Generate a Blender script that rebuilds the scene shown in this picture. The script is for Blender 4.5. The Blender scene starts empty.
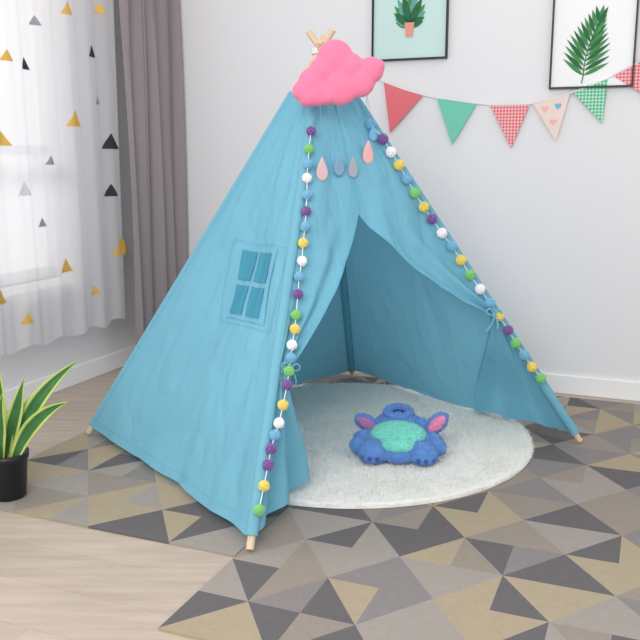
import bpy, bmesh, math, random
from mathutils import Vector, noise, Matrix
random.seed(7)
sc=bpy.context.scene
sc.view_settings.view_transform='Standard'
# ------------------------------------------------------------ camera
PITCH=math.radians(10.96); FPX=826.0
cd=bpy.data.cameras.new('camera'); cam=bpy.data.objects.new('camera',cd); sc.collection.objects.link(cam)
cam.location=(0,0,1); cam.rotation_euler=(math.pi/2-PITCH,0,0); cd.lens=FPX/640*36; cd.sensor_width=36
sc.camera=cam
def ray(px,py):
    x=(px-320)/FPX; y=(320-py)/FPX
    return Vector((x, math.cos(PITCH)+y*math.sin(PITCH), -math.sin(PITCH)+y*math.cos(PITCH)))
O=Vector((0,0,1))
def hit(px,py,p0,n):
    d=ray(px,py); return O+d*((p0-O).dot(n)/d.dot(n))
# ------------------------------------------------------------ room frame
A22=math.radians(22)
ER=Vector((math.cos(A22),-math.sin(A22),0)); EL=Vector((math.sin(A22),math.cos(A22),0))
C=Vector((-.86,4.26,0)); UP=Vector((0,0,1))
def RM(s,t,z=0): return C+ER*s+EL*t+UP*z
# ------------------------------------------------------------ materials
def lin(c):
    return tuple(((v/255)/12.92 if v/255<=.04045 else ((v/255+.055)/1.055)**2.4) for v in c)+(1,)
def mat(name,col,rough=.8,noise_amt=.0,nscale=8,bump=0,bscale=200,sheen=0,trans=0,spec=.3,stretch=None,wrinkle=0):
    m=bpy.data.materials.new(name); m.use_nodes=True; nt=m.node_tree; N=nt.nodes; L=nt.links
    b=N['Principled BSDF']; b.inputs['Roughness'].default_value=rough
    b.inputs['Specular IOR Level'].default_value=spec
    c=lin(col); b.inputs['Base Color'].default_value=c
    if sheen: b.inputs['Sheen Weight'].default_value=sheen
    tc=N.new('ShaderNodeTexCoord'); mp=N.new('ShaderNodeMapping'); L.new(tc.outputs['Object'],mp.inputs[0])
    if stretch: mp.inputs['Scale'].default_value=stretch; 
    if noise_amt:
        n=N.new('ShaderNodeTexNoise'); n.inputs['Scale'].default_value=nscale; n.inputs['Detail'].default_value=5
        L.new(mp.outputs[0],n.inputs['Vector'])
        r=N.new('ShaderNodeMix'); r.data_type='RGBA'
        r.inputs[6].default_value=tuple(v*(1-noise_amt) for v in c[:3])+(1,)
        r.inputs[7].default_value=tuple(min(1,v*(1+noise_amt)) for v in c[:3])+(1,)
        L.new(n.outputs[0],r.inputs[0]); L.new(r.outputs[2],b.inputs['Base Color'])
    if bump:
        n2=N.new('ShaderNodeTexNoise'); n2.inputs['Scale'].default_value=bscale; n2.inputs['Detail'].default_value=3
        L.new(tc.outputs['Object'],n2.inputs['Vector'])
        bp=N.new('ShaderNodeBump'); bp.inputs['Strength'].default_value=bump; bp.inputs['Distance'].default_value=.01
        L.new(n2.outputs[0],bp.inputs['Height']); L.new(bp.outputs[0],b.inputs['Normal'])
        if wrinkle:
            n3=N.new('ShaderNodeTexNoise'); n3.inputs['Scale'].default_value=9; n3.inputs['Detail'].default_value=4;n3.inputs['Roughness'].default_value=.55
            n3.inputs['Distortion'].default_value=1.2
            L.new(tc.outputs['Object'],n3.inputs['Vector'])
            b3=N.new('ShaderNodeBump'); b3.inputs['Strength'].default_value=wrinkle; b3.inputs['Distance'].default_value=.02
            L.new(n3.outputs[0],b3.inputs['Height']); L.new(b3.outputs[0],bp.inputs['Normal'])
    if trans:
        t=N.new('ShaderNodeBsdfTranslucent'); t.inputs[0].default_value=c
        mx=N.new('ShaderNodeMixShader'); mx.inputs[0].default_value=trans
        L.new(b.outputs[0],mx.inputs[1]); L.new(t.outputs[0],mx.inputs[2]); L.new(mx.outputs[0],N['Material Output'].inputs[0])
    return m
M_wall=mat('wall_paint',(227,226,228),.9,.01,3,.03,90)
M_trim=mat('trim_white',(240,240,240),.4)
M_blue=mat('blue_canvas',(132,196,218),.92,.05,9,.2,260,.0,.3,spec=.1,wrinkle=.26)
M_blue2=mat('blue_canvas_hem',(114,182,208),.9,.04,9,.2,260,.0,.1,spec=.1)
M_pane=mat('window_mesh_teal',(62,140,166),.85,.06,60,.2,400)
M_wood=mat('pine_pole',(214,190,160),.55,.12,12,.05,60,stretch=(1,1,.2))
M_pink=mat('pink_felt',(238,125,160),.85,.04,14,.15,300,.3)
M_black=mat('black_frame',(28,28,30),.4)
M_paper=mat('poster_paper',(238,240,240),.7)
M_mint=mat('poster_mint',(196,222,218),.7,.04,4)
M_greyc=mat('grey_curtain',(150,140,142),.8,.04,6,.15,300,.2,.05)
M_white_y=mat('white_cord',(225,228,230),.8)

def gingham(name,c1,c2,sc_):
    m=mat(name,c1,.8); nt=m.node_tree;N=nt.nodes;L=nt.links
    tc=N.new('ShaderNodeTexCoord'); mp=N.new('ShaderNodeMapping'); mp.inputs['Rotation'].default_value=(0,0,A22)
    L.new(tc.outputs['Object'],mp.inputs[0]); sx=N.new('ShaderNodeSeparateXYZ'); L.new(mp.outputs[0],sx.inputs[0])
    outs=[]
    for k in ('X','Z'):
        a=N.new('ShaderNodeMath');a.operation='MULTIPLY';a.inputs[1].default_value=sc_;L.new(sx.outputs[k],a.inputs[0])
        f=N.new('ShaderNodeMath');f.operation='FRACT';L.new(a.outputs[0],f.inputs[0])
        g=N.new('ShaderNodeMath');g.operation='GREATER_THAN';g.inputs[1].default_value=.5;L.new(f.outputs[0],g.inputs[0]);outs.append(g)
    ad=N.new('ShaderNodeMath');ad.operation='ADD';L.new(outs[0].outputs[0],ad.inputs[0]);L.new(outs[1].outputs[0],ad.inputs[1])
    h=N.new('ShaderNodeMath');h.operation='MULTIPLY';h.inputs[1].default_value=.5;L.new(ad.outputs[0],h.inputs[0])
    r=N.new('ShaderNodeMix');r.data_type='RGBA';r.inputs[6].default_value=lin(c1);r.inputs[7].default_value=lin(c2)
    L.new(h.outputs[0],r.inputs[0]);L.new(r.outputs[2],N['Principled BSDF'].inputs['Base Color'])
    return m
# ------------------------------------------------------------ helpers
def mk(name,verts,faces,mats,fm=None,smooth=False,parent=None):
    me=bpy.data.meshes.new(name); me.from_pydata([tuple(v) for v in verts],[],faces); me.update()
    if not isinstance(mats,(list,tuple)): mats=[mats]
    for m in mats: me.materials.append(m)
    for i,p in enumerate(me.polygons):
        if fm: p.material_index=fm[i]
        p.use_smooth=smooth
    ob=bpy.data.objects.new(name,me); sc.collection.objects.link(ob)
    if parent: ob.parent=parent
    return ob
def empty(name):
    e=bpy.data.objects.new(name,None); sc.collection.objects.link(e); return e
def grid(name,f,nu,nv,m,parent=None,fm=None,smooth=True):
    V=[f(i/nu,j/nv) for j in range(nv+1) for i in range(nu+1)]
    F=[];FM=[]
    for j in range(nv):
        for i in range(nu):
            a=j*(nu+1)+i; F.append((a,a+1,a+nu+2,a+nu+1)); FM.append(fm(i,j) if fm else 0)
    return mk(name,V,F,m,FM,smooth,parent)
def boxR(name,s0,s1,t0,t1,z0,z1,m,parent=None,bev=0):
    V=[RM(s,t,z) for z in (z0,z1) for t in (t0,t1) for s in (s0,s1)]
    F=[(0,2,3,1),(4,5,7,6),(0,1,5,4),(2,6,7,3),(0,4,6,2),(1,3,7,5)]
    o=mk(name,V,F,m,parent=parent)
    if bev:
        md=o.modifiers.new('b','BEVEL');md.width=bev;md.segments=2
    return o
def tube(name,pts,r,m,parent=None,res=3,radii=None,cyc=False):
    cu=bpy.data.curves.new(name,'CURVE');cu.dimensions='3D';cu.bevel_depth=r;cu.bevel_resolution=res;cu.use_fill_caps=True
    s=cu.splines.new('POLY');s.points.add(len(pts)-1);s.use_cyclic_u=cyc
    for i,p in enumerate(pts):
        s.points[i].co=(*p,1)
        if radii: s.points[i].radius=radii[i]
    cu.materials.append(m)
    o=bpy.data.objects.new(name,cu);sc.collection.objects.link(o)
    dg=bpy.context.evaluated_depsgraph_get(); me=bpy.data.meshes.new_from_object(o.evaluated_get(dg))
    bpy.data.objects.remove(o); o=bpy.data.objects.new(name,me);sc.collection.objects.link(o)
    for p in me.polygons:p.use_smooth=True
    if parent:o.parent=parent
    return o
def fuzz(name,samples,ln,w,m,parent):
    """samples: (point, normal) -> tiny fibre triangles"""
    V=[];Fc=[]
    for p,n_ in samples:
        d=(n_+Vector((random.gauss(0,.55),random.gauss(0,.55),random.gauss(0,.35)))).normalized()
        sd=d.cross(Vector((random.random()-.5,random.random()-.5,random.random()-.5))).normalized()*w
        l=ln*random.uniform(.5,1.1);i=len(V)
        V+= [p-sd,p+sd,p+d*l];Fc.append((i,i+1,i+2))
    return mk(name,V,Fc,m,parent=parent)
def blob(name,balls,m,parent=None,voxel=.006,mtx=None,smooth=6,fz=0,zmin=None):
    """balls: (center, (rx,ry,rz)[, rot]) merged into one skin"""
    bm=bmesh.new()
    for b in balls:
        c,r=b[0],b[1]; rot=b[2] if len(b)>2 else Matrix.Identity(4)
        bmesh.ops.create_icosphere(bm,subdivisions=3,radius=1,matrix=Matrix.Translation(c)@rot@Matrix.Diagonal((*r,1)))
    me=bpy.data.meshes.new(name);bm.to_mesh(me);bm.free();me.materials.append(m)
    if mtx: me.transform(mtx)
    o=bpy.data.objects.new(name,me);sc.collection.objects.link(o)
    md=o.modifiers.new('r','REMESH');md.mode='VOXEL';md.voxel_size=voxel;md.use_smooth_shade=True
    s=o.modifiers.new('s','SMOOTH');s.iterations=smooth;s.factor=.6
    dg=bpy.context.evaluated_depsgraph_get(); me2=bpy.data.meshes.new_from_object(o.evaluated_get(dg))
    bpy.data.objects.remove(o); o=bpy.data.objects.new(name,me2);sc.collection.objects.link(o)
    if zmin is not None:
        for v in me2.vertices: v.co.z=max(v.co.z,zmin)
    if parent:o.parent=parent
    if fz:
        S=[]
        polys=list(me2.polygons)
        for k in range(fz):
            p=random.choice(polys);vs=[me2.vertices[i].co for i in p.vertices]
            ws=[random.random() for _ in vs];t=sum(ws);pt=Vector((0,0,0))
            for v,w_ in zip(vs,ws):pt+=v*(w_/t)
            if zmin is None or pt.z>zmin+.004: S.append((pt,p.normal.copy()))
        fuzz(name+'_fur',S,.006,.0011,m,parent)
    return o
# ------------------------------------------------------------ floor
mf=mat('wood_floor',(184,170,158),.55); nt=mf.node_tree;N=nt.nodes;L=nt.links
tc=N.new('ShaderNodeTexCoord');mp=N.new('ShaderNodeMapping');mp.inputs['Rotation'].default_value=(0,0,A22)
L.new(tc.outputs['Object'],mp.inputs[0])
br=N.new('ShaderNodeTexBrick');br.inputs['Scale'].default_value=1;br.inputs['Brick Width'].default_value=1.2;br.inputs['Row Height'].default_value=.16
br.inputs['Mortar Size'].default_value=.001;br.inputs['Color1'].default_value=lin((186,171,157));br.inputs['Color2'].default_value=lin((179,164,150));br.inputs['Mortar'].default_value=lin((168,153,139))
L.new(mp.outputs[0],br.inputs[0])
mp2=N.new('ShaderNodeMapping');mp2.inputs['Rotation'].default_value=(0,0,A22);mp2.inputs['Scale'].default_value=(1,9,1);L.new(tc.outputs['Object'],mp2.inputs[0])
n=N.new('ShaderNodeTexNoise');n.inputs['Scale'].default_value=4;n.inputs['Detail'].default_value=8;L.new(mp2.outputs[0],n.inputs[0])
mx=N.new('ShaderNodeMix');mx.data_type='RGBA';mx.blend_type='OVERLAY';mx.inputs[0].default_value=.3
L.new(br.outputs[0],mx.inputs[6]);L.new(n.outputs[0],mx.inputs[7]);L.new(mx.outputs[2],N['Principled BSDF'].inputs['Base Color'])
boxR('floor',-.1,4.6,-5,.1,-.05,0,mf)
# ------------------------------------------------------------ walls
boxR('wall_back',-.1,4.6,0,.1,0,2.6,M_wall)
wl=empty('wall_left')
W0,W1,Z0,Z1=-2.4,-.72,.5,2.25
boxR('wall_below',-.1,0,-5,0,0,Z0,M_wall,wl);boxR('wall_above',-.1,0,-5,0,Z1,2.6,M_wall,wl)
boxR('wall_near',-.1,0,-5,W0,Z0,Z1,M_wall,wl);boxR('wall_far',-.1,0,W1,0,Z0,Z1,M_wall,wl)
boxR('baseboard_back',0,4.6,-.014,0,0,.085,M_trim,bev=.004)
boxR('baseboard_left',0,.014,-5,-.015,0,.085,M_trim,bev=.004)
wn=empty('window_1')
for i,(a,b) in enumerate(((W0,W0+.05),(-1.58,-1.53),(W1-.05,W1))): boxR('jamb_%d'%i,-.08,-.03,a,b,Z0,Z1,M_trim,wn)
boxR('rail_bottom',-.08,-.03,W0,W1,Z0,Z0+.05,M_trim,wn);boxR('rail_top',-.08,-.03,W0,W1,Z1-.05,Z1,M_trim,wn);boxR('rail_mid',-.08,-.03,W0,W1,1.02,1.06,M_trim,wn)
boxR('sill',-.1,.04,W0-.04,W1+.04,Z0-.03,Z0,M_trim,wn)
# ------------------------------------------------------------ curtains
def sheer_pt(t,z,off=0):
    a=.112+.010*math.sin(t*40+.8*math.sin(t*9))+.003*math.sin(t*91+z*1.3)+.006*math.sin(t*17+z)+off
    return RM(a,t,z)
ms=bpy.data.materials.new('sheer_voile');ms.use_nodes=True;nt=ms.node_tree;N=nt.nodes;L=nt.links
b=N['Principled BSDF'];b.inputs['Base Color'].default_value=lin((240,238,240));b.inputs['Roughness'].default_value=.9
tl=N.new('ShaderNodeBsdfTranslucent');tl.inputs[0].default_value=lin((240,238,240))
tp=N.new('ShaderNodeBsdfTransparent')
m1=N.new('ShaderNodeMixShader');m1.inputs[0].default_value=.48;L.new(b.outputs[0],m1.inputs[1]);L.new(tl.outputs[0],m1.inputs[2])
m2=N.new('ShaderNodeMixShader');m2.inputs[0].default_value=.32;L.new(m1.outputs[0],m2.inputs[1]);L.new(tp.outputs[0],m2.inputs[2]);L.new(m2.outputs[0],N['Material Output'].inputs[0])
shp=empty('sheer_curtain')
grid('voile',lambda u,v:sheer_pt(-2.3+u*1.87,.265+.012*math.sin(u*60)+v*2.07),380,30,ms,shp)
tcol={'g':mat('print_gold',(222,176,84),.7),'b':mat('print_black',(46,48,56),.7),'s':mat('print_grey',(150,152,160),.7),'w':mat('print_white',(225,226,230),.7)}
pl0=RM(.115,0,0)
TR=[(65,8,'g',11),(92,51,'b',11),(26,63,'b',10),(73,118,'g',15),(111,141,'b',15),(3,138,'g',12),(112,190,'b',12),(22,188,'w',12),(121,245,'g',19),(68,265,'g',13),(1,297,'g',13),(95,290,'g',9),
    (50,160,'s',8),(44,222,'s',8),(36,20,'s',8),(5,55,'g',9),(26,318,'g',10),(101,8,'g',9),(100,100,'s',8)]
for i,(x,y,c,s) in enumerate(TR):
    p=hit(x,y,pl0,ER)-C; t=p.dot(EL); z=p.z; w=s*.0046
    ns=8
    V=[];F=[]
    for j in range(ns+1):
        q=j/ns; hw=w*.68*(1-q)
        for k in range(9): V.append(sheer_pt(t-hw+2*hw*k/8,z-w*.5+w*1.0*q,.003))
    for j in range(ns):
        for k in range(8): a=j*9+k;F.append((a,a+1,a+10,a+9))
    mk('print_%02d'%i,V,F,tcol[c],parent=shp)
gc=empty('grey_curtain')
def gpt(u,v):
    t=-.425+u*.395; z=.09+v*2.25
    a=.155+.030*math.sin(u*4.2*2*math.pi+.4*math.sin(z*2))+.008*math.sin(u*37+z*2)+.03*u
    return RM(a,t+.012*math.sin(u*4.2*4*math.pi),z)
grid('panel',gpt,160,30,M_greyc,gc)
rod=empty('curtain_rod')
tube('pole',[RM(.14,-3.0,2.36),RM(.14,-.03,2.36)],.012,M_black,rod)
for t in(-2.85,-1.5,-.1): tube('bracket',[RM(0,t,2.36),RM(.14,t,2.36)],.008,M_black,rod)
# ------------------------------------------------------------ patterned rugs
RC=[mat('rug_dark',(103,100,102),.95,.08,60,.4,500),mat('rug_mid',(136,131,130),.95,.08,60,.4,500),mat('rug_tan',(170,156,132),.95,.08,60,.4,500),mat('rug_taupe',(150,140,130),.95,.08,60,.4,500),mat('rug_light',(158,151,144),.95,.08,60,.4,500)]
def rug(name,s0,s1,t0,t1,z,seed,bw=.26,hh=.17,off=0,skew=0):
    rnd=random.Random(seed)
    bm=bmesh.new()
    def face(pts,mi):
        f=bm.faces.new([bm.verts.new(RM(p[0],p[1],z)) for p in pts]);f.material_index=mi
    j=0;t=t0-off
    wts=[.24,.24,.2,.18,.14]
    while t<t1:
        x=s0-bw*2+(bw/2 if j%2 else 0); k=0;last=-1
        while x<s1+bw:
            def pick(av):
                while True:
                    c=rnd.choices(range(5),wts)[0]
                    if c!=av:return c
            for tri in (((x,t),(x+bw,t),(x+bw/2,t+hh)),((x+bw/2,t+hh),(x+bw,t),(x+bw*1.5,t+hh))):
                c=pick(last);
                if rnd.random()<.42:
                    c2=pick(c)
                    if tri[0][1]==tri[1][1]: a,b_,d=tri; mid=((a[0]+b_[0])/2,a[1]); face((a,mid,d),c);face((mid,b_,d),c2)
                    else:
                        a,b_,d=tri; mid=((a[0]+d[0])/2,a[1]); face((a,b_,mid),c);face((mid,b_,d),c2)
                    last=c2
                else: face(tri,c);last=c
            x+=bw
        t+=hh;j+=1
    for co,no in ((RM(s0,0),-ER),(RM(s1,0),ER),(RM(0,t0),-EL),(RM(0,t1),EL)):
        bmesh.ops.bisect_plane(bm,geom=bm.verts[:]+bm.edges[:]+bm.faces[:],plane_co=co,plane_no=no,clear_outer=True)
    bmesh.ops.remove_doubles(bm,verts=bm.verts,dist=1e-4)
    bmesh.ops.recalc_face_normals(bm,faces=bm.faces)
    for f in bm.faces:
        if f.normal.z<0:f.normal_flip()
    me=bpy.data.meshes.new(name);bm.to_mesh(me);bm.free()
    for m in RC:me.materials.append(m)
    o=bpy.data.objects.new(name,me);sc.collection.objects.link(o)
    sd=o.modifiers.new('s','SOLIDIFY');sd.thickness=z-.0002;sd.offset=-1
    return o
rug('geometric_rug',.48,1.457,-1.89,-.08,.007,3)
rug('geometric_rug',1.46,4.3,-2.25,-.08,.007,11)
# ------------------------------------------------------------ round rug
RG=.0085
mr=mat('shaggy_white',(249,249,245),.95,.04,50,.6,180,.3,trans=.15)
rr=empty('round_rug')
RCn=Vector((.10,2.905,0)); RR=.652
def rp(u,v):
    a=u*2*math.pi; r=RR*min(1,v/.93)
    edge=max(0,(v-.93)/.07)
    if v>.93: z=.016*math.cos(edge*math.pi/2)
    else: z=.016
    rad=r+(.01*math.sin(edge*math.pi/2) if v>.93 else 0)
    x=math.cos(a)*rad;y=math.sin(a)*rad
    nn=noise.noise(Vector((x*45,y*45,3)))*.004+noise.noise(Vector((x*16,y*16,1)))*.004
    if v<.99: z+=nn
    return Vector((RCn.x+x,RCn.y+y,RG+max(z,.0005)))
grid('pile',rp,300,80,mr,rr)
S=[]
for i in range(80000):
    a=random.random()*2*math.pi;r=(RR+.01)*math.sqrt(random.random())
    x=math.cos(a)*r;y=math.sin(a)*r
    nn=noise.noise(Vector((x*45,y*45,3)))*.004+noise.noise(Vector((x*16,y*16,1)))*.004
    lean=Vector((noise.noise(Vector((x*9,y*9,5))),noise.noise(Vector((x*9,y*9,15))),0))*1.3
    S.append((RCn+Vector((x,y,RG+(.013+nn if r<RR-.004 else .006))),(UP+lean) if r<RR-.01 else Vector((math.cos(a)*.6,math.sin(a)*.6,.8))))
fuzz('pile_fibres',S,.017,.0017,mr,rr)
# ------------------------------------------------------------ TENT
tent=empty('teepee_play_tent')
zb=.016
F=Vector((-.18,1.976,zb));Lp=Vector((-.846,2.90,zb));R=Vector((.925,2.813,zb));B=Vector((.150,3.725,zb));AP=Vector((.005,2.86,1.36))
cen=Vector((.01,2.857,0))
OFF=.017
def outd(P): d=P-cen; d.z=0; return d.normalized()
def plane(a,b):
    n=(b-a).cross(AP-a).normalized()
    if n.dot((a+b)/2-cen)<0:n=-n
    return n
def face_pt(a,b,u,k,sag=.024,off=0,seed=0,dis=True):
    base=a.lerp(b,u);p=base.lerp(AP,k)+outd(a).lerp(outd(b),u)*OFF
    n=plane(a,b)
    e=math.sin(math.pi*min(1,max(0,u)))
    d=-sag*e*(1-k)
    if dis:
        w=min(1,e*2.5)
        d+=w*(.018*noise.noise(Vector((u*3+seed,k*2.2,seed)))+.010*noise.noise(Vector((u*8,k*7+seed,seed*2)))+.005*noise.noise(Vector((u*20*(1-k)+k*11,k*5-u*9,seed+5)))+.0018*noise.noise(Vector((u*30,k*24,seed+8))))
        # soft long creases
        c=abs(noise.noise(Vector((u*5+k*4,k*4.5-u*3,seed+20))))
        d+=-.0035*w*math.exp(-c*14)
        d+=.005*(1-k)*(math.sin((u)*38*(1-k)+2*k)*math.exp(-u*7)+math.sin((1-u)*38*(1-k))*math.exp(-(1-u)*7))*w
    return p+n*(d+off)
KT=.895
def hemk(u,s): return .020+.006*noise.noise(Vector((u*6,s,0)))
faces={'left':(F,Lp,1),'rear_left':(Lp,B,2),'rear_right':(B,R,3)}
for nme,(a,b_,sd) in faces.items():
    grid('canvas_'+nme,lambda u,v,a=a,b_=b_,sd=sd:face_pt(a,b_,u,hemk(u,sd)+(KT-hemk(u,sd))*v,seed=sd),150,170,M_blue,tent)
for nme,(a,b_,sd) in faces.items():
    grid('hem_'+nme,lambda u,v,a=a,b_=b_,sd=sd:face_pt(a,b_,u,hemk(u,sd)+.018+.0022*v,seed=sd,off=.0012),150,1,M_blue2,tent)
# front upper
UO,KO=.42,.61
grid('canvas_front_top',lambda u,v:face_pt(F,R,u,KO+(KT-KO)*v,seed=4,sag=.0),80,70,M_blue,tent)
nF=plane(F,R)
def sm(x): x=max(0,min(1,x));return x*x*(3-2*x)
def flap(name,right):
    kt=.34 if right else .3
    us=1. if right else 0.
    ut=.945 if right else .045
    g=Vector((.60,3.05,.035)) if right else Vector((-.035,2.385,.04))
    def f(v,w):
        kk=KO+(.022-KO)*w
        S=face_pt(F,R,us,kk,seed=4,sag=0)
        if kk>=kt:
            q=(kk-kt)/(KO-kt); uE=ut+(UO-ut)*(q**(.93 if right else 1.0))
            P=face_pt(F,R,us+(uE-us)*v,kk,seed=4,sag=0)
            amp=.013*(1-q)**.6*min(1,q*6+.5)*min(1,(1-q)*3)
        else:
            q=kk/kt
            T=face_pt(F,R,ut,kt,seed=4,sag=0)
            s=sm((1-q)*1.3)*.65+(1-q)*.35
            G=T.lerp(g,s); G.z=kk*1.36
            P=S.lerp(G,v); P.z=P.z+ (.03*v*(1-q))
            amp=.004+.024*(1-q)
        nn=nF if kk>=kt else (nF*.8+Vector((0.6 if not right else -.5,0,0))*.5)
        d=amp*math.sin(v*math.pi*(4.5 if kk>=kt else 5)+(.8 if right else 0)+1.5*noise.noise(Vector((v*2,kk*3,2))))*min(1,v*4)
        d+=.005*noise.noise(Vector((v*6,kk*14,9)))*min(1,v*4)*(1 if kk<kt+.2 else .4)
        P=P+nn*d
        P.z=max(P.z,.032)
        return P
    grid(name,f,90,160,M_blue,tent)
    hem=[f(1,j/60)+nF*.001 for j in range(61)]
    tube(name+'_hem',hem,.0026,M_blue2,tent)
flap('canvas_flap_left',False);flap('canvas_flap_right',True)
tube('seam_front',[face_pt(F,R,UO,k,seed=4,sag=0,off=.001) for k in [KO+(KT-KO)*i/20 for i in range(21)]],.0022,M_blue2,tent)
# fabric pole sleeves (the poles run inside them)
for nm,P in (('f',F),('l',Lp),('r',R),('b',B)):
    so_=outd(P)*.004
    tube('pole_sleeve_'+nm,[P.lerp(AP,k)+so_ for k in (.022,.2,.4,.6,.8,KT)],.0165,M_blue,tent,res=5)
def pole(nm,P,dx):
    d=(AP-P).normalized(); q=P.lerp(AP,.9)
    tube('pole_'+nm,[P+outd(P)*.003,q+outd(P)*.003,AP+d*.07+dx],.0108,M_wood,tent,res=5)
pole('f',F,Vector((.0,.012,-.01)));pole('l',Lp,Vector((.0,-.02,0)));pole('r',R,Vector((-.004,0,0)));pole('b',B,Vector((0,-.012,-.04)))
tube('lashing',[Vector((.005+.03*math.cos(a),2.86+.03*math.sin(a),1.345+.004*a/6.28)) for a in [i*.4 for i in range(60)]],.004,M_white_y,tent)
# side window
nL=plane(F,Lp)
def uk(px,py,a,b_):
    X=hit(px,py,a+outd(a)*OFF,plane(a,b_)); X=X-(outd(a)+outd(b_))*OFF/2
    k=(X.z-zb)/(AP.z-zb); base=(X-AP*k)/(1-k); u=(base-a).dot(b_-a)/(b_-a).length_squared
    return u,k
def quadpatch(name,c,m,off,n=14,parent=tent):
    U=[uk(x,y,F,Lp) for x,y in c]
    def f(p,q):
        u=(U[0][0]*(1-p)+U[1][0]*p)*(1-q)+(U[3][0]*(1-p)+U[2][0]*p)*q
        k=(U[0][1]*(1-p)+U[1][1]*p)*(1-q)+(U[3][1]*(1-p)+U[2][1]*p)*q
        return face_pt(F,Lp,u,k,seed=1,off=off)
    return grid(name,f,n,n,m,parent)
TL,TRr,BR,BL=(240,247),(274,253),(258,320),(224,312)
def bl(p,q):
    x=(TL[0]*(1-p)+TRr[0]*p)*(1-q)+(BL[0]*(1-p)+BR[0]*p)*q
    y=(TL[1]*(1-p)+TRr[1]*p)*(1-q)+(BL[1]*(1-p)+BR[1]*p)*q
    return x,y
def sub(p0,p1,q0,q1): return [bl(p0,q0),bl(p1,q0),bl(p1,q1),bl(p0,q1)]
quadpatch('window_surround',sub(-.07,1.07,-.05,1.05),M_blue,.004,30)
for i,c in enumerate((sub(.04,.45,.02,.46),sub(.55,.96,.02,.46),sub(.04,.45,.54,.98),sub(.55,.96,.54,.98))):
    quadpatch('window_pane_%d'%(i+1),c,M_pane,.0065,20)
for i,(p0,p1,q0,q1) in enumerate(((-.25,-.24,-.1,1.12),(1.3,1.31,-.1,1.12),(-.25,1.31,-.11,-.1),(-.25,1.31,1.12,1.13))):
    quadpatch('window_stitch_%d'%i,sub(p0,p1,q0,q1),M_blue2,.003,40)
# ties
def bow(nm,P,s):
    for k,(a,l) in enumerate(((.5,.028),(2.4,.03),(-1.2,.05),(-1.9,.06))):
        d=Vector((math.cos(a),0,math.sin(a)))
        if k<2:
            pts=[P+d*l*math.sin(t)*1.0+Vector((-d.z,0,d.x))*.010*math.sin(2*t)-Vector((0,.012,0)) for t in [i*math.pi/12 for i in range(13)]]
        else: pts=[P-Vector((0,.012,0))+d*l*t+Vector((.006*math.sin(t*4),0,0)) for t in (0,.3,.6,1)]
        tube(nm+'_%d'%k,pts,.0035*s,M_blue,tent)
TPR=face_pt(F,R,.945,.34,seed=4,sag=0);bow('tie_bow_right',TPR+nF*.01,1.1)
TPL=face_pt(F,R,.05,.3,seed=4,sag=0);bow('tie_bow_left',TPL+nF*.012,.5)
# ------------------------------------------------------------ pompoms
pc={'p':mat('pom_purple',(118,66,158),.95,.1,80,.8,300,.5),'y':mat('pom_yellow',(246,222,96),.95,.1,80,.8,300,.5),'w':mat('pom_white',(246,246,246),.95,.03,80,.6,300,.5),
    'b':mat('pom_blue',(112,186,226),.95,.1,80,.8,300,.5),'g':mat('pom_green',(124,210,112),.95,.1,80,.8,300,.5)}
keys='pywbg'
def garland(name,pts,cols,r):
    e=empty(name)
    bm=bmesh.new()
    for p,c in zip(pts,cols):
        res=bmesh.ops.create_icosphere(bm,subdivisions=4,radius=r,matrix=Matrix.Translation(p))
        vs=res['verts']
        for v in vs:
            d=v.co-p; v.co=p+d*(1+.2*noise.noise(d*500+p*50)+.1*random.random())
        fs={f for v in vs for f in v.link_faces}
        for f in fs:f.material_index=keys.index(c)
    me=bpy.data.meshes.new('pompoms');bm.to_mesh(me);bm.free()
    for k in keys:me.materials.append(pc[k])
    o=bpy.data.objects.new('pompoms',me);sc.collection.objects.link(o);o.parent=e
    tube('string',pts,.0015,M_white_y,e)
fl=[(311,131,'p'),(309,149,'g'),(308,164,'b'),(307,178,'w'),(307,195,'b'),(306,211,'p'),(305,227,'b'),(303,243,'y'),(302,261,'w'),(299,277,'b'),(298,294,'p'),(296,315,'g'),(295,329,'y'),(292,345,'w'),(291,358,'b'),(289,371,'g'),(287,385,'p'),(283,405,'y'),(279,423,'w'),(275,435,'b'),(271,449,'p'),(268,465,'p'),(264,486,'y'),(259,510,'g')]
pF=F+outd(F)*OFF
garland('pompom_garland',[hit(x,y,pF+nF*.019,nF) for x,y,c in fl],[c for *_,c in fl],.0140)
rl=[(371,124),(383,139),(391,152),(399,165),(407,179),(415,193),(424,207),(432,219),(442,233),(452,246),(461,260),(470,275),(480,289),(490,303),(499,316),(508,330),(516,343),(524,355),(532,367),(541,378)]
rc='bpwybgypwbygwbypgbyg'
garland('pompom_garland',[hit(x,y,pF+nF*.022,nF) for x,y in rl],rc,.0165)
# ------------------------------------------------------------ cloud
YC=2.635
def cp(x,y,Y=YC):
    d=ray(x,y);return O+d*(Y/d.y)
s=.00315
cl=empty('pink_cloud_cushion')
balls=[((335,58),18),((350,67),14),((312,82),14),((302,91),10),((318,92),14),((340,86),19),((360,82),15),((371,70),13),((322,70),13),((378,66),7),((308,97),10),((328,96),9)]
blob('cloud_body',[(cp(*c),(r*s,.030,r*s)) for c,r in balls],M_pink,cl,.0045,smooth=9)
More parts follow.
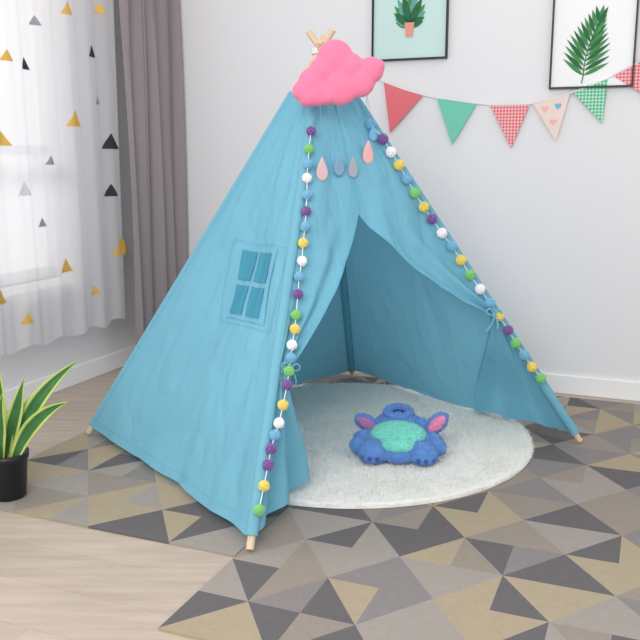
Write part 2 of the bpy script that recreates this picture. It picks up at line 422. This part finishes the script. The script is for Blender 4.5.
# raindrops
rd=empty('raindrop_garland')
dm=[mat('drop_rose',(220,186,190),.8),mat('drop_bluegrey',(128,164,190),.8),mat('drop_grey',(164,170,182),.8),mat('drop_pink',(238,178,176),.8),mat('drop_blue',(118,180,214),.8)]
def drop(c,w,h,m,k):
    prof=[]
    for i in range(33):
        a=2*math.pi*i/32
        prof.append((w*math.sin(a)*(math.sin(a/2))**1.3,-h*math.cos(a)*-1))
    n=Vector((nF.x,nF.y,0)).normalized(); sx=UP.cross(n).normalized()
    prof=prof[:-1]
    V=[];NP=len(prof)
    for off,sc_ in ((-.005,.9),(-.003,1),(.003,1),(.005,.9)):
        for x,z in prof: V.append(c+sx*x*sc_+UP*z*sc_+n*off)
    Fs=[tuple(range(NP)),tuple(range(3*NP,4*NP))]
    for l in range(3):
        for i in range(NP): Fs.append((l*NP+i,l*NP+(i+1)%NP,(l+1)*NP+(i+1)%NP,(l+1)*NP+i))
    mk('drop_%d'%k,V,Fs,m,parent=rd)
for k,(x,y,sx_,sy_) in enumerate(((322,169,.028,.036),(339,165,.025,.034),(353,167,.025,.034),(368,152,.028,.038),(373,133,.020,.026))):
    P=hit(x,y,pF+nF*.022,nF); drop(P,sx_,sy_,dm[k],k)
    top=cp(x-2,100,YC) if k<3 else cp(366-k+3,86,YC)
    tube('thread_%d'%k,[P+UP*sy_*.9,top],.0006,M_blue2,rd)
# ------------------------------------------------------------ bunting
bt=empty('bunting_flags')
def wh(x,y,o=0): return hit(x,y,RM(0,-.012-o,0),EL)
G1=gingham('gingham_red',(215,85,100),(244,196,196),75);G2=gingham('gingham_green',(60,170,125),(190,230,208),75)
fl_=[((384,82),(423,95),(390,133),mat('flag_salmon',(226,114,122),.8)),((437,98),(477,103),(452,145),mat('flag_teal',(118,200,176),.8)),
 ((490,105),(530,104),(511,148),G1),((532,102),(570,94),(556,142),mat('flag_cream',(232,212,202),.8)),((572,91),(608,78),(602,124),G2),((612,75),(647,57),(652,100),G1)]
for i,(a,b_,c,m) in enumerate(fl_):
    p=[wh(*a),wh(*b_),wh(*c)]
    V=p+[q-EL*.003 for q in p]
    mk('flag_%d'%i,V,[(0,1,2),(3,5,4),(0,3,4,1),(1,4,5,2),(2,5,3,0)],m,parent=bt)
for i,(x,y,r,m) in enumerate(((545,109,.015,'drop_pink'),(558,106,.015,'drop_blue'),(553,122,.015,'drop_pink'))):
    P=wh(x,y,.004); V=[]
    for j in range(24):
        a=2*math.pi*j/24; hx=.9*math.sin(a)**3;hz=(13*math.cos(a)-5*math.cos(2*a)-2*math.cos(3*a)-math.cos(4*a))/16
        V.append(P+ER*hx*r+UP*hz*r)
    mk('heart_%d'%i,V,[tuple(range(24))],bpy.data.materials[m],parent=bt)
tube('tape',[wh(x,y,.002) for x,y in ((372,76),(384,82),(403,89),(423,95),(437,98),(477,103.5),(490,105),(530,104),(550,99),(571,93),(590,86),(608,78),(630,67),(647,57),(690,30))],.003,M_white_y,bt)
# ------------------------------------------------------------ framed prints
GR=[mat('leaf_green',(70,138,76),.7,.2,20),mat('leaf_dark',(44,104,66),.7,.2,20),mat('leaf_blue',(96,160,150),.7,.1,20),mat('terracotta',(226,150,132),.7)]
def frame(x0,x1,y1,h,back,kind):
    e=empty('framed_botanical_print')
    a=wh(x0,y1)-C;b_=wh(x1,y1)-C; s0,s1=a.dot(ER),b_.dot(ER); z0=(a.z+b_.z)/2; z1=z0+h; w=.007
    boxR('frame_bottom',s0,s1,-.022,-.001,z0,z0+w,M_black,e);boxR('frame_top',s0,s1,-.022,-.001,z1-w,z1,M_black,e)
    boxR('frame_left',s0,s0+w,-.022,-.001,z0+w,z1-w,M_black,e);boxR('frame_right',s1-w,s1,-.022,-.001,z0+w,z1-w,M_black,e)
    boxR('print',s0+w,s1-w,-.012,-.002,z0+w,z1-w,back,e)
    return e,s0,s1,z0,z1
def leaf2d(e,s,z,ang,l,w,m,k,layer=0):
    n=8;d=Vector((math.sin(ang),math.cos(ang)));nn=Vector((d.y,-d.x))
    L_=[];R_=[]
    for i in range(n+1):
        q=i/n; ww=w*math.sin(math.pi*q**.8)*.5; p=d*l*q
        L_.append(p+nn*ww);R_.append(p-nn*ww)
    pts=L_+R_[::-1][1:-1]
    mk('leaf_%d'%k,[RM(s+p.x,-.0135-.0004*layer,z+p.y) for p in pts],[tuple(range(len(pts)))],m,parent=e)
e,s0,s1,z0,z1=frame(372,447,60,.40,M_mint,0)
cs=(s0+s1)/2+.0; cz=z0+.125
for k in range(13):
    a=-1.4+k*.233; leaf2d(e,cs,cz+.02,a,.10+.04*math.cos(a*2),.034,GR[[0,2,1][k%3]],k,k%3)
mk('pot_print',[RM(cs+x,-.0155,cz+z) for x,z in ((-.022,.03),(.022,.03),(.015,-.03),(-.015,-.03))],[(0,1,2,3)],GR[3],parent=e)
e,s0,s1,z0,z1=frame(549,633,88,.46,M_paper,1)
cs=(s0+s1)/2; k=0
st=[(cs-.03+.05*q*q,z0+.05+.2*q) for q in [i/11 for i in range(12)]]
for i,(a,b_) in enumerate(st):
    q=i/11
    l=.135*(1-q*.5)*(.8+.2*min(1,i/3))
    for sg in(-1,1):
        leaf2d(e,a,b_,sg*(1.0-.65*q)+.12,l,.017,GR[i%2],k,k%3);k+=1
leaf2d(e,st[-1][0],st[-1][1],.2,.07,.019,GR[0],k)
mk('stem_print',[RM(a+dx,-.0158,b_) for dx in(-.002,.002) for a,b_ in ([(cs-.035,z0+.02)]+st)],[(i,i+1,i+14,i+13) for i in range(12)],GR[1],parent=e)
# ------------------------------------------------------------ snake plant
pt=empty('potted_snake_plant')
PB=Vector((-.935,2.34,.008))
M_pot=mat('black_pot',(34,34,38),.35);M_soil=mat('soil',(52,42,36),.95,.3,60,.6,120)
prof=[(.0,.0),(.046,.0),(.05,.004),(.060,.118),(.064,.121),(.065,.140),(.059,.140),(.056,.122),(.0,.122)]
def potf(u,v):
    i=v*(len(prof)-1);j=min(int(i),len(prof)-2);q=i-j
    r=prof[j][0]*(1-q)+prof[j+1][0]*q;z=prof[j][1]*(1-q)+prof[j+1][1]*q
    return PB+Vector((r*math.cos(u*2*math.pi),r*math.sin(u*2*math.pi),z))
grid('pot',potf,40,len(prof)-1,[M_pot,M_soil],pt,fm=lambda i,j:1 if j==7 else 0)
ML=[mat('snake_leaf',(62,112,62),.45,.3,30),mat('snake_margin',(184,202,112),.45,.1,30)]
def leaf(k,bx,by,tip,bend,w):
    b0=PB+Vector((bx,by,.118)); mid=b0.lerp(tip,.5)+bend
    def f(u,v):
        p=b0*(1-v)**2+mid*2*v*(1-v)+tip*v*v
        tg=((mid-b0)*(1-v)+(tip-mid)*v).normalized()
        sd=tg.cross(Vector((bx*3+.1,-1,.15))).normalized()
        nn=sd.cross(tg)
        ww=w*(.55+.9*math.sin(math.pi*min(1,v*.9+.05)))*(1-v**4)*.62
        x=(u-.5)*2
        return p+sd*ww*x+nn*(abs(x)**1.6*ww*.45+.002*math.sin(v*14+k))
    o=grid('leaf_%d'%k,f,12,24,ML,pt,fm=lambda i,j:1 if i in(0,1,10,11) else 0)
    sd=o.modifiers.new('s','SOLIDIFY');sd.thickness=.0025
def tp(x,y,Y):
    d=ray(x,y);return O+d*(Y/d.y)
leaf(0,.02,.0,tp(79,360,2.42),Vector((-.055,0,.04)),.027)
leaf(1,.03,-.02,tp(68,402,2.28),Vector((-.03,0,.055)),.025)
leaf(2,-.005,.0,tp(24,378,2.36),Vector((.0,0,0)),.026)
leaf(3,-.02,.01,tp(-2,362,2.42),Vector((.0,0,0)),.026)
leaf(4,-.01,-.02,tp(2,394,2.26),Vector((-.012,0,0)),.024)
leaf(5,.012,.02,tp(38,390,2.45),Vector((-.02,0,.02)),.026)
leaf(6,-.03,0,tp(-40,380,2.36),Vector((.03,0,.04)),.026)
# ------------------------------------------------------------ plush toy
pb=mat('plush_blue',(98,148,214),.95,.25,60,.6,240,.3);pd=mat('plush_navy',(50,84,164),.95,.15,70,.6,240,.3)
pm=mat('plush_mint',(128,222,206),.95,.1,70,.6,240,.3);pp=mat('plush_pink',(240,156,200),.95,.1,70,.6,240,.3);pbk=mat('plush_dark',(26,42,92),.8)
pll=empty('blue_plush_toy')
PZ=RG+.0235
TC=Vector((.262,2.635,PZ-.004)); T=Matrix.Translation(TC)@Matrix.Rotation(math.radians(-6),4,'Z')
def V3(x,y,z):return Vector((x,y,z))
def RZ(d,ax='Z'): return Matrix.Rotation(math.radians(d),4,ax)
blob('body',[(V3(0,-.01,.050),(.120,.095,.058)),(V3(0,.055,.074),(.090,.068,.062)),
  (V3(-.080,-.078,.036),(.050,.046,.040),RZ(25)),(V3(.080,-.080,.036),(.050,.044,.038),RZ(-20)),
  (V3(-.128,-.040,.046),(.034,.026,.028),RZ(30)),(V3(.126,-.036,.046),(.034,.026,.028),RZ(-30)),
  (V3(-.108,.0,.056),(.046,.028,.030),RZ(20)),(V3(.105,.0,.056),(.044,.028,.030),RZ(-20)),
  (V3(0,-.080,.036),(.06,.032,.036))],pb,pll,.005,T,4,fz=15000,zmin=PZ)
blob('belly',[(V3(.0,-.034,.084),(.092,.060,.034),RZ(18,'X')),(V3(.0,-.078,.062),(.060,.034,.030))],pm,pll,.004,T,6,fz=5000)
def ring(u,v):
    a=u*2*math.pi;b2=v*2*math.pi
    r=.037+.014*math.cos(b2);q=V3(r*math.cos(a),r*.8*math.sin(a),.013*math.sin(b2))
    q.rotate(Matrix.Rotation(math.radians(18),3,'X'));return T@(q+V3(-.002,.050,.134))
grid('head_ring',ring,48,16,pb,pll)
mk('ring_centre',[ (T@(V3(.036*math.cos(a*math.pi/12),.050+.028*math.sin(a*math.pi/12),.134+.008*math.sin(a*math.pi/12)))) for a in range(24)],[tuple(range(24))],pbk,parent=pll)
S=[]
for i in range(2500):
    u,v=random.random(),random.random();p=ring(u,v);q=ring(u,v+.5);S.append((p,(p-q).normalized()))
fuzz('head_ring_fur',S,.006,.001,pb,pll)
def ear(nm,c,l,w_,ang,inner):
    rot=RZ(ang,'Y')
    blob('ear_'+nm,[(c,(l,.013,w_),rot),(c*.55+V3(0,.04,.085)*.45,(l*.6,.016,w_*.7),rot)],pb,pll,.0035,T,3,fz=2200)
    blob('ear_inner_'+nm,[(c+V3(0,-.011,.002),(l*.76,.008,w_*.62),rot)],inner,pll,.003,T,2,fz=1200)
ear('r',V3(.126,.020,.108),.050,.030,-48,pp);ear('l',V3(-.108,.030,.100),.046,.027,28,mat('plush_rose',(196,140,196),.95,.1,70,.6,240,.3))
for i,(x,y,z) in enumerate(((-.112,-.108,.030),(-.090,-.120,.028),(-.066,-.122,.028),(.112,-.108,.028),(.090,-.120,.026),(.066,-.120,.026))):
    blob('claw_%d'%i,[(V3(x,y,z),(.008,.008,.009))],pd,pll,.002,T,2)
# ------------------------------------------------------------ light
w=bpy.data.worlds.new('sky');sc.world=w;w.use_nodes=True
w.node_tree.nodes['Background'].inputs[0].default_value=(.985,.985,1,1);w.node_tree.nodes['Background'].inputs[1].default_value=.97
def area(name,loc,tgt,size,en,col=(1,1,1)):
    l=bpy.data.lights.new(name,'AREA');l.size=size;l.energy=en;l.color=col
    o=bpy.data.objects.new(name,l);sc.collection.objects.link(o);o.location=loc
    o.rotation_euler=(Vector(tgt)-Vector(loc)).to_track_quat('-Z','Y').to_euler()
area('softbox_key',(-.6,-.3,2.0),(.1,2.9,.4),1.6,60,(1,.985,.96))
sl=bpy.data.lights.new('sun','SUN');sl.energy=1.5;sl.angle=math.radians(18);sl.color=(1,.97,.92)
so=bpy.data.objects.new('sun',sl);sc.collection.objects.link(so)
so.rotation_euler=(ER*.80+EL*.05-UP*.52).to_track_quat('-Z','Y').to_euler();so.location=RM(-3,-1.5,3)
print('OK')
